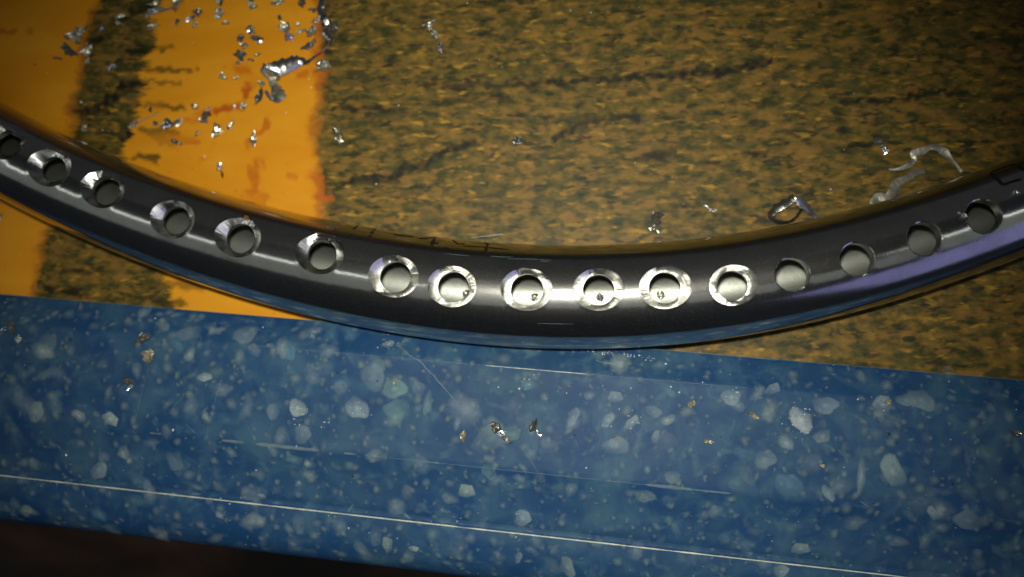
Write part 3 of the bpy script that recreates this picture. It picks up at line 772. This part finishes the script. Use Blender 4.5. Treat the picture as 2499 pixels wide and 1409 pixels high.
for (u, v, rad, n) in [(725, 1005, 24, 26), (868, 1000, 26, 10), (952, 838, 16, 12), (1955, 1020, 36, 34), (1285, 925, 16, 8), (1545, 1025, 24, 12), (2155, 1000, 20, 8), (1480, 1040, 16, 8), (1275, 1260, 18, 8), (760, 815, 14, 10), (1790, 958, 18, 8), (800, 1035, 14, 6), (1940, 1010, 30, 14)]:
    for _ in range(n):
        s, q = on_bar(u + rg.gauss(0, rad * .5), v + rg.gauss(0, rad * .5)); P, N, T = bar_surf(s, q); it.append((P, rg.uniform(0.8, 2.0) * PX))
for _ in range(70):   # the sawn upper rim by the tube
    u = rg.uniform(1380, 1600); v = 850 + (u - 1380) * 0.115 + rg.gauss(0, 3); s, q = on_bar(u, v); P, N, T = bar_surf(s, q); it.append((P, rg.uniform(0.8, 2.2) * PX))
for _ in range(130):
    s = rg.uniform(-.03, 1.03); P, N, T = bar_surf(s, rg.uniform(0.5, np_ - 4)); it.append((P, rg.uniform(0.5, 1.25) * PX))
specks('dust_and_glints', it, M_GLINT, bar)
it = []
for (u, v, r) in [(170, 830, 6), (140, 868, 5), (155, 1015, 5), (420, 1008, 4), (55, 1005, 4), (820, 915, 5), (922, 925, 5), (313, 1042, 4), (860, 1164, 6), (923, 1325, 6), (960, 1345, 5), (1092, 1365, 6), (2170, 1063, 7), (2325, 1185, 6), (2130, 1230, 4), (1405, 675 + 380, 4), (1760, 1060, 4)]:
    s, q = on_bar(u, v); P, N, T = bar_surf(s, q); it.append((P - N * 0.00001, r * PX * 0.6))
specks('dark_grit', it, M_BLACK, bar)
it = []
for (u, v, r) in [(1443, 31, 4), (1392, 26, 3), (918, 450, 4), (973, 258, 4), (1550, 398, 3), (1169, 145, 2.5), (1225, 164, 2.5), (755, 193, 3), (758, 214, 4), (698, 275, 4), (540, 10, 2), (1140, 8, 3), (2027, 462, 4), (2060, 365, 2.5), (1495, 300, 2), (1560, 18, 2), (1668, 498, 2.5), (2180, 412, 3), (1130, 200, 2), (500, 382, 4), (470, 105, 2), (115, 178, 2.5), (250, 318, 3), (448, 190, 2), (300, 60, 2)]:
    it.append((unproj(u, v, 0.00002), r * PX * 0.6))
for _ in range(150):
    it.append((unproj(rg.uniform(0, 2499), rg.uniform(0, 700), 0.00002), rg.uniform(0.4, 0.9) * PX))
specks('metal_dust', it, M_GLINT)

# ------------------------------------------------------------------ metal shavings
def flake_mesh(ln, wd, seed, crumple=1.0, thick=0.00006):
    rg = random.Random(seed); n = 13
    asym = rg.uniform(-0.35, 0.35); bend = rg.uniform(-1.2, 1.2) * crumple; tw = rg.uniform(-0.9, 0.9) * crumple
    off = V((seed * 1.7, seed * 0.3, 0)); vs, fs = [], []
    out = []
    for i in range(n):
        a = 2 * math.pi * i / n + rg.uniform(-.15, .15); r = rg.choice((0.62, 0.8, 0.95, 1.05, 1.2)) if i % 2 else rg.uniform(0.55, 0.95)
        out.append((r * math.cos(a) * (1 + asym * math.sin(a)), r * math.sin(a) * (1 - asym * math.cos(a))))
    def zz(x, y):
        X, Y = x * ln, y * wd
        z = bend * (X * X) / (ln * 2.2) + tw * X * Y / ln * 0.9
        z += crumple * 0.42 * wd * mnoise.noise(V((x * 1.9, y * 1.6, 0)) + off) + crumple * 0.25 * wd * mnoise.noise(V((x * 4.5, y * 4.0, 1)) + off)
        return z
    vs.append((0, 0, zz(0, 0)))
    for f in (0.45, 0.75, 1.0):
        for (x, y) in out:
            j = 1 + (rg.uniform(-.12, .12) if f < 1 else 0); x1, y1 = x * f * j, y * f * j; vs.append((x1 * ln, y1 * wd, zz(x1, y1)))
    for i in range(n): fs.append((0, 1 + i, 1 + (i + 1) % n))
    for q in range(2):
        for i in range(n):
            a, b, c, d = 1 + q * n + i, 1 + (q + 1) * n + i, 1 + (q + 1) * n + (i + 1) % n, 1 + q * n + (i + 1) % n
            fs += [(a, b, c), (a, c, d)]
    m = min(v[2] for v in vs)
    k0 = len(vs); r0 = 1 + 2 * n
    vs = [(x, y, z - m + thick) for x, y, z in vs] + [(x, y, z - m) for x, y, z in vs]
    fs = fs + [tuple(k0 + i for i in reversed(f)) for f in fs] + [(r0 + (i + 1) % n, r0 + i, k0 + r0 + i, k0 + r0 + (i + 1) % n) for i in range(n)]
    me = mesh('shaving', vs, fs)
    return me
def ribbon_mesh(pts, org, seed, thick=0.00006, jag=0.12, curl=0.14):
    """pts: (x, y, z, width, roll) in metres/radians; a curled band with ragged rims and thickness"""
    rg = random.Random(seed); L = []
    n = len(pts)
    def cr_(p0, p1, p2, p3, t):
        return [0.5 * ((2 * b) + (-a + c) * t + (2 * a - 5 * b + 4 * c - d) * t * t + (-a + 3 * b - 3 * c + d) * t ** 3) for a, b, c, d in zip(p0, p1, p2, p3)]
    for i in range(n - 1):
        for k in range(6): L.append(cr_(pts[max(i - 1, 0)], pts[i], pts[i + 1], pts[min(i + 2, n - 1)], k / 6))
    L.append(list(pts[-1])); vs, fs, bk = [], [], []
    for i, (x, y, z, w, roll) in enumerate(L):
        a, b = L[max(i - 1, 0)], L[min(i + 1, len(L) - 1)]
        d = V((b[0] - a[0], b[1] - a[1], b[2] - a[2])).normalized(); side = V((-d.y, d.x, 0)).normalized(); up = d.cross(side)
        s = side * math.cos(roll) + up * math.sin(roll); nn = d.cross(s)
        for k, f in enumerate((-1, -0.4, 0.4, 1)):
            q = w * 0.5 * f * (1 + (rg.uniform(-jag, jag) * 2 if abs(f) == 1 else 0))
            p_ = V((x, y, z)) + s * q + nn * (curl * w * (1 - f * f)) + nn * rg.uniform(-.03, .03) * w - org; vs.append(p_); bk.append(p_ - nn * thick)
    for i in range(len(L) - 1):
        for k in range(3): fs.append((4 * i + k, 4 * i + 4 + k, 4 * i + 5 + k, 4 * i + 1 + k))
    m0 = len(vs); e = len(L) - 1
    fs = fs + [tuple(m0 + i for i in reversed(f)) for f in fs]
    for i in range(e): fs += [(4 * i, 4 * i + 4, m0 + 4 * i + 4, m0 + 4 * i)[::-1], (4 * i + 3, 4 * i + 7, m0 + 4 * i + 7, m0 + 4 * i + 3)]
    for k in range(3): fs += [(k, k + 1, m0 + k + 1, m0 + k), (4 * e + k, m0 + 4 * e + k, m0 + 4 * e + k + 1, 4 * e + k + 1)]
    me = mesh('ribbon', vs + bk, fs)
    me.polygons.foreach_set('use_smooth', [True] * len(me.polygons)); me.set_sharp_from_angle(angle=math.radians(40))
    return me
MATS = {'m': M_FLAKE, 's': M_SHINE, 'd': M_DARK, 'g': M_GOLD, 'v': M_PURP, 'u': M_DULL, 'e': M_FOLD}
def put(u, v, ln, wd, ang, mk, label, seed, surf='top', crumple=1.0, group=None, lift=0.0):
    me = flake_mesh(ln * 0.5 * PX, wd * 0.5 * PX, seed, crumple); o = link('metal_shaving', me, MATS[mk])
    if surf == 'top':
        o.location = unproj(u, v, 0.00003 + lift); o.rotation_euler = (0, 0, math.radians(-ang))
    elif surf == 'bar':
        s, q = on_bar(u, v); P, N, T = bar_surf(s, q); B = N.cross(T); a = math.radians(-ang); T2 = T * math.cos(a) + B * math.sin(a)
        M = Matrix((T2, N.cross(T2), N)).transposed().to_4x4(); M.translation = P + N * 0.00003; o.matrix_world = M
    else:
        s, th = on_tube(u, v); c, T, N, R = tframe(s); P = tpt(s, th, 0.00002); Nn = (N * math.sin(th) + V((0, 0, math.cos(th)))); B = Nn.cross(T)
        M = Matrix((T, B, Nn)).transposed().to_4x4(); M.translation = P; o.matrix_world = M
    tag(o, label, 'metal shaving', group); return o
SH = [
 (196, 88, 58, 34, -40, 'm', 'grey leaf-shaped shaving with a bright ridge on the left rim of the dark strip'),
 (165, 93, 17, 10, 25, 'd', 'tiny dark crumb just left of the grey leaf-shaped shaving'),
 (172, 127, 46, 24, 35, 'd', 'dark olive crumpled shaving on the far-left orange paint'),
 (216, 124, 40, 30, -20, 'm', 'grey crumpled shaving straddling the left rim of the dark strip'),
 (216, 148, 12, 18, 10, 'm', 'small pale crumb under the shaving straddling the left rim of the dark strip'),
 (141, 143, 32, 6, 12, 'd', 'thin dark sliver lying alone on the far-left orange paint'),
 (250, 72, 16, 14, 0, 'v', 'small violet tinted shaving on the dark strip'),
 (294, 42, 30, 14, -20, 'm', 'pale grey shaving on the dark strip near the top edge'),
 (290, 56, 16, 12, 10, 's', 'small yellowish-white crumb just under a pale grey shaving on the dark strip'),
 (276, 166, 36, 16, -15, 's', 'bright pale shaving alone in the middle of the dark strip'),
 (373, 69, 28, 16, -10, 'm', 'pale ridged shaving below the brightest folded shaving on the dark strip'),
 (388, 30, 70, 18, -10, 's', 'brightest white folded shaving at the top right of the dark strip'),
 (362, 40, 18, 18, 30, 'm', 'small pale crumb at the left end of the brightest folded shaving'),
 (384, 8, 40, 12, -15, 'm', 'long grey sliver at the top edge above the brightest folded shaving'),
 (437, 15, 26, 48, 10, 'm', 'broad upright grey flake at the top edge right of the dark strip'),
 (434, 56, 12, 26, 25, 'd', 'dark upright sliver under the broad grey flake'),
 (464, 46, 36, 12, -25, 's', 'bright slanted sliver right of the dark upright sliver'),
 (483, 32, 26, 22, 20, 'd', 'dark olive flake touching the end of the bright slanted sliver'),
 (477, 62, 12, 28, 5, 'm', 'faint grey upright flake below the dark olive flake'),
 (537, 8, 20, 20, 30, 'd', 'dark pointed flake at the top edge of the orange stripe'),
 (535, 36, 26, 34, 20, 'm', 'grey three-cornered flake near the top of the orange stripe'),
 (550, 58, 20, 10, -10, 'm', 'little grey crumb below the grey three-cornered flake'),
 (613, 3, 22, 10, 5, 'd', 'dark flat flake cut off by the top edge of the picture'),
 (618, 17, 28, 18, 20, 'm', 'pale grey flake below the dark flat flake at the top edge'),
 (681, 7, 40, 16, -10, 'm', 'wide pale flake at the top edge midway along the orange stripe'),
 (738, 8, 26, 22, -30, 'd', 'dark olive flake at the top edge just left of the long ribbon'),
 (611, 69, 22, 14, 0, 'd', 'dark flake right above the white glinting sliver'),
 (614, 80, 26, 11, 8, 's', 'white glinting sliver in the middle of the orange stripe'),
 (628, 96, 38, 16, 10, 'd', 'dark lens-shaped flake below the white glinting sliver'),
 (635, 104, 20, 10, -30, 's', 'white tip lying against the dark lens-shaped flake'),
 (590, 95, 22, 26, 40, 'd', 'dark spiky flake left of the dark lens-shaped flake'),
 (598, 114, 18, 16, 0, 'm', 'small grey flake below the dark spiky flake'),
 (588, 136, 30, 28, 20, 'd', 'largest ragged dark flake on the orange stripe'),
 (583, 155, 14, 14, 30, 'g', 'small tan crumb under the largest ragged dark flake'),
 (630, 134, 22, 8, -10, 'm', 'small grey sliver right of the largest ragged dark flake'),
 (612, 147, 22, 8, 10, 's', 'pale sliver lower right of the largest ragged dark flake'),
 (545, 188, 20, 20, -30, 'm', 'small square grey flake alone left of the ribbon fold'),
 (576, 191, 18, 9, -20, 'm', 'thin grey crumb right of the small square grey flake'),
 (682, 43, 11, 15, -20, 'd', 'small dark crumb above the crumpled grey ring'),
 (698, 68, 34, 26, 20, 'm', 'crumpled grey ring-like shaving between two dark crumbs'),
 (706, 93, 32, 20, 0, 'v', 'dark violet pyramid-like shaving below the crumpled grey ring'),
 (727, 60, 16, 12, 40, 'm', 'small grey crumb right of the crumpled grey ring'),
 (735, 77, 28, 10, -15, 'g', 'tan and white curved crumb right of the dark violet shaving'),
 (765, 26, 22, 14, 10, 'd', 'dark crumb touching the upper part of the long ribbon'),
 (771, 53, 24, 12, -10, 'm', 'grey crumb beside the narrow neck of the long ribbon'),
 (766, 80, 26, 40, 20, 'm', 'pale upright flake tucked beside the long ribbon'),
 (754, 112, 42, 20, -25, 'd', 'dark slanted flake below the pale upright flake by the ribbon'),
 (788, 162, 46, 32, -35, 'm', 'grey spiky shaving on the right rim of the orange stripe'),
 (818, 75, 20, 44, 0, 'd', 'dim upright flake on the brown ground touching the long ribbon'),
 (637, 238, 18, 46, 15, 'd', 'dark curved shaving left of the ribbon end'),
 (682, 186, 22, 30, 10, 'm', 'crumpled grey flake right of the ribbon fold'),
 (640, 206, 18, 16, 20, 'm', 'small silver crumb left of the ribbon below its fold'),
 (478, 263, 22, 16, 10, 'm', 'small silver crumb left of the glinting slanted bit'),
 (508, 266, 14, 8, -25, 's', 'tiny glinting slanted bit above a dark striped shaving'),
 (506, 283, 28, 18, -35, 'd', 'dark shaving with a white stripe below the tiny glinting bit'),
 (508, 281, 14, 5, -30, 's', 'short white sliver lying on the dark striped shaving'),
 (497, 296, 32, 12, 15, 'm', 'ragged grey crumb under the dark striped shaving'),
 (596, 260, 20, 24, 20, 'm', 'silver and dark flake upper left of the ribbon end'),
 (573, 262, 10, 13, 10, 'm', 'tiny dull flake left of a silver and dark flake'),
 (408, 301, 34, 28, -20, 's', 'bright lumpy shaving at the right rim of the dark strip by the tube'),
 (438, 302, 34, 20, -30, 'm', 'grey ridged shaving right of the bright lumpy shaving'),
 (380, 303, 16, 12, 0, 'd', 'dull dark crumb left of the bright lumpy shaving'),
 (529, 324, 28, 42, 25, 'm', 'broad grey three-cornered shaving above the tube on the orange stripe'),
 (566, 307, 13, 32, 25, 'm', 'narrow upright shaving right of the broad three-cornered one'),
 (483, 327, 14, 14, 0, 'm', 'small round silver crumb left of the broad three-cornered shaving'),
 (428, 346, 24, 14, 25, 'd', 'dark brown crumb low on the orange stripe near the tube'),
 (442, 352, 12, 12, 0, 'g', 'pale tan crumb touching the dark brown crumb'),
 (620, 342, 24, 36, 0, 'm', 'lumpy silver shaving alone on the right part of the orange stripe'),
 (535, 410, 16, 20, 30, 's', 'glinting crumb with a dark tail closest above the tube on orange'),
 (543, 424, 8, 24, -20, 'd', 'thin dark tail below the glinting crumb near the tube'),
 (208, 313, 16, 24, 10, 'm', 'pale oval crumb at the lower left of the dark strip'),
 (320, 309, 20, 10, -10, 'm', 'pale crumb at the lower end of the fine needle'),
 (332, 301, 18, 10, -30, 'v', 'bluish crumb at the foot of the fine needle'),
 (368, 268, 12, 18, 0, 'd', 'dark crumb at the upper end of the fine needle'),
 (200, 249, 8, 8, 0, 'm', 'tiny dull bead on the left rim of the dark strip'),
 (1045, 64, 26, 18, 40, 'm', 'dim upper half of a broken shaving high on the brown ground'),
 (1062, 88, 22, 40, -30, 'm', 'long pale crumpled shaving high on the brown ground'),
 (1074, 118, 14, 28, -5, 's', 'bright forked tip below the long pale crumpled shaving'),
 (818, 315, 16, 30, -15, 'd', 'dark top piece of the shaving beside the orange rim'),
 (829, 338, 26, 46, -25, 'm', 'upright silver crumpled shaving just right of the orange stripe'),
 (1265, 348, 28, 24, 20, 'd', 'dark bluish wedge alone on the middle of the brown ground'),
 (1603, 532, 26, 34, 10, 'd', 'dark upper half of the ridged shaving above the right holes'),
 (1602, 555, 28, 32, 5, 'm', 'ridged silver shaving standing just above the tube'),
 (1725, 506, 28, 7, 25, 's', 'thin pale sliver on brown ground right of the ridged shaving'),
 (1740, 514, 18, 9, 5, 'm', 'pale crumb at the end of the thin sliver on brown'),
 (2142, 348, 24, 24, 30, 'd', 'dark bead-like shaving left of the wavy ribbons'),
 (2158, 366, 26, 18, 35, 's', 'silver crumb below the dark bead-like shaving'),
 (4, 530, 14, 22, 20, 'm', 'grey crumb at the left picture edge below the tube')]
for i, (u, v, l, w_, a, k, lab) in enumerate(SH):
    put(u, v, l * 1.12, w_ * 1.12, a, k, lab, 300 + i, crumple=1.0 if k != 's' else 0.55)
BARS = [(12, 806, 26, 10, -30, 's', 'bright slanted sliver at the far left end of the bar'),
 (36, 806, 20, 40, -25, 'd', 'dark brown curved shaving at the far left end of the bar'),
 (48, 834, 18, 26, 5, 's', 'white glinting bit below the dark brown curved shaving'),
 (348, 826, 40, 24, -30, 'd', 'dark winged shaving on the left part of the bar'),
 (364, 826, 14, 10, -40, 's', 'white tip on the right wing of the dark winged shaving'),
 (366, 864, 36, 30, 10, 'g', 'greenish gold crumpled shaving below the dark winged one'),
 (312, 935, 26, 20, 20, 'd', 'dark wedge on the bar left of the long scratches'),
 (319, 944, 24, 9, -55, 's', 'white edge lying along the dark wedge'),
 (1210, 1042, 30, 24, 35, 'd', 'dark arched end of the black and white shaving on the bar'),
 (1225, 1054, 24, 16, -10, 's', 'white glinting middle of the black and white shaving on the bar'),
 (1238, 1068, 28, 11, 30, 'd', 'dark pointed tail of the black and white shaving on the bar'),
 (1304, 1034, 18, 36, 15, 'd', 'black forked shaving right of the black and white one'),
 (1311, 1048, 26, 8, 42, 's', 'white streak lying on the black forked shaving'),
 (1132, 1060, 15, 28, 5, 'g', 'pale lumpy crumb on the bar left of the black and white shaving'),
 (1686, 993, 15, 22, 20, 'g', 'tan flake on the right half of the bar'),
 (1840, 1010, 28, 12, 30, 'g', 'golden brown ridged crumb beside the biggest sparkling chip'),
 (1730, 1078, 26, 10, 0, 'g', 'pale arched crumb on the bar below the tan flake'),
 (2478, 1058, 28, 12, 30, 'd', 'dark curl at the right picture edge on the bar'),
 (2486, 1060, 10, 8, 20, 's', 'white glint lying on the dark curl at the right edge'),
 (2166, 984, 16, 14, -50, 'g', 'small golden crumb high on the right end of the bar'),
 (963, 932, 16, 8, 20, 'g', 'small pale gold crumb lying on a round greenish chip'),
 (2004, 1132, 16, 7, 25, 'g', 'tiny tan sliver low on the right half of the bar')]
for i, (u, v, l, w_, a, k, lab) in enumerate(BARS):
    put(u, v, l * 1.1, w_ * 1.1, a, k, lab, 500 + i, surf='bar', crumple=0.5 if k == 's' else 1.0)
put(2352, 526, 16, 12, 0, 's', 'shiny bead stuck on the tube left of the last hole', 601, surf='tube', crumple=1.2)
put(2338, 522, 8, 8, 0, 'v', 'tiny violet crumb on the tube beside the shiny bead', 602, surf='tube', crumple=1.2)
put(2481, 470, 18, 14, 0, 's', 'shiny bead stuck on the tube at the right picture edge', 603, surf='tube', crumple=1.2)
put(213, 338, 18, 4, -30, 's', 'short pale hair-like sliver clinging to the tube at upper left', 604, surf='tube', crumple=0.3)

def ribbon(pts, mk, label, seed, jag=0.12, thick=0.00006, curl=0.14):
    """pts: (u, v, height mm, width px, roll deg)"""
    P = []
    for (u, v, z, w_, r) in pts:
        p = unproj(u, v, z * 1e-3); P.append((p.x, p.y, p.z, w_ * PX, math.radians(r)))
    org = V((P[0][0], P[0][1], 0)); o = link('metal_ribbon', ribbon_mesh(P, org, seed, thick, jag, curl), MATS[mk]); o.location = org
    tag(o, label, 'metal shaving'); return o
ribbon([(786, -30, .5, 16, 10), (786, 5, .5, 17, 10), (781, 25, .6, 14, -10), (790, 45, .7, 20, 20), (794, 68, .6, 14, -10), (800, 92, .5, 22, 15), (806, 104, .6, 12, 30),
        (790, 122, .9, 9, 50), (770, 136, .8, 10, 40), (748, 152, .7, 12, 20), (732, 150, .7, 26, -14), (702, 158, 1.2, 36, -18), (672, 170, 1.7, 36, -20), (650, 176, 1.9, 30, -60)],
       's', 'long curled silver ribbon running down from the top edge to a bright fold', 701)
ribbon([(650, 158, .9, 22, 20), (646, 172, .7, 22, 10), (660, 190, .5, 18, -5), (668, 208, .4, 20, 5), (676, 224, .4, 30, 0), (680, 236, .45, 34, 10), (666, 248, .5, 14, 20)],
       'm', 'dull grey ribbon end turning down below the bright fold', 702)
ribbon([(648, 222, .5, 10, 20), (655, 234, .6, 12, 35), (664, 244, .5, 8, 20)], 'v', 'violet sliver along the left side of the dull ribbon end', 703)
L6 = lambda x, y: (1800 + x / 3.225, 320 + y / 3.225)
def rb6(lst): return [(*L6(x, y), z, w_, r) for x, y, z, w_, r in lst]
ribbon(rb6([(450, 515, 1.2, 16, 20), (390, 560, .9, 24, 30), (300, 615, .7, 24, 25), (262, 665, .6, 18, 45), (300, 712, .5, 16, 60), (370, 725, .5, 14, 60), (440, 700, .6, 14, 65), (490, 640, .9, 14, 60), (508, 590, 1.1, 12, 50)]),
       'e', 'grey folded curl forming a ring on the brown ground above the tube', 704)
ribbon(rb6([(440, 525, 1.0, 9, 10), (500, 560, 1.1, 22, -15), (560, 620, .9, 20, -30), (600, 660, .6, 10, -20), (640, 695, .5, 9, 0)]), 'v', 'dark violet straight tail of the ring-shaped curl', 705)
ribbon(rb6([(1190, 300, .3, 5, 0), (1270, 300, .4, 8, 10), (1350, 270, .5, 15, 10), (1390, 220, .5, 12, -20), (1385, 175, .6, 16, 0), (1450, 160, .7, 18, 10), (1510, 130, .8, 12, 0), (1570, 130, .8, 16, 0), (1630, 170, .7, 18, 20), (1680, 225, .6, 9, 40), (1765, 320, .4, 7, 20)]),
       'u', 'wavy silver ribbon arching above the tube at the right', 706, jag=.06, curl=.05)
ribbon(rb6([(1055, 575, .5, 12, 0), (1100, 525, .5, 20, 5), (1180, 515, .6, 18, 0), (1230, 470, .6, 26, 10), (1250, 415, .6, 22, 0), (1330, 375, .6, 16, 5), (1400, 330, .5, 16, 0), (1475, 315, .4, 10, 0)]),
       'u', 'pale wavy ribbon touching the tube at the right', 707, jag=.06, curl=.04)
ribbon([(318, 311, .2, 2.5, 0), (350, 293, .3, 2.5, 10), (386, 274, .4, 2, 0)], 's', 'fine straight needle across the right rim of the dark strip', 708, jag=.02, thick=.00003)
ribbon([(1150, 580, .1, .9, 0), (1190, 576, .15, 1.2, 10), (1228, 572, .1, .8, 0)], 'u', 'fine pale hair-like sliver beside the middle of the tube', 709, jag=.05, thick=.00003)
ribbon([(1030, 62, .1, 5, 0), (1048, 52, .1, 5, 0), (1066, 47, .15, 3, 0)], 'd', 'dim sliver at the head of the broken shaving high on brown', 710)
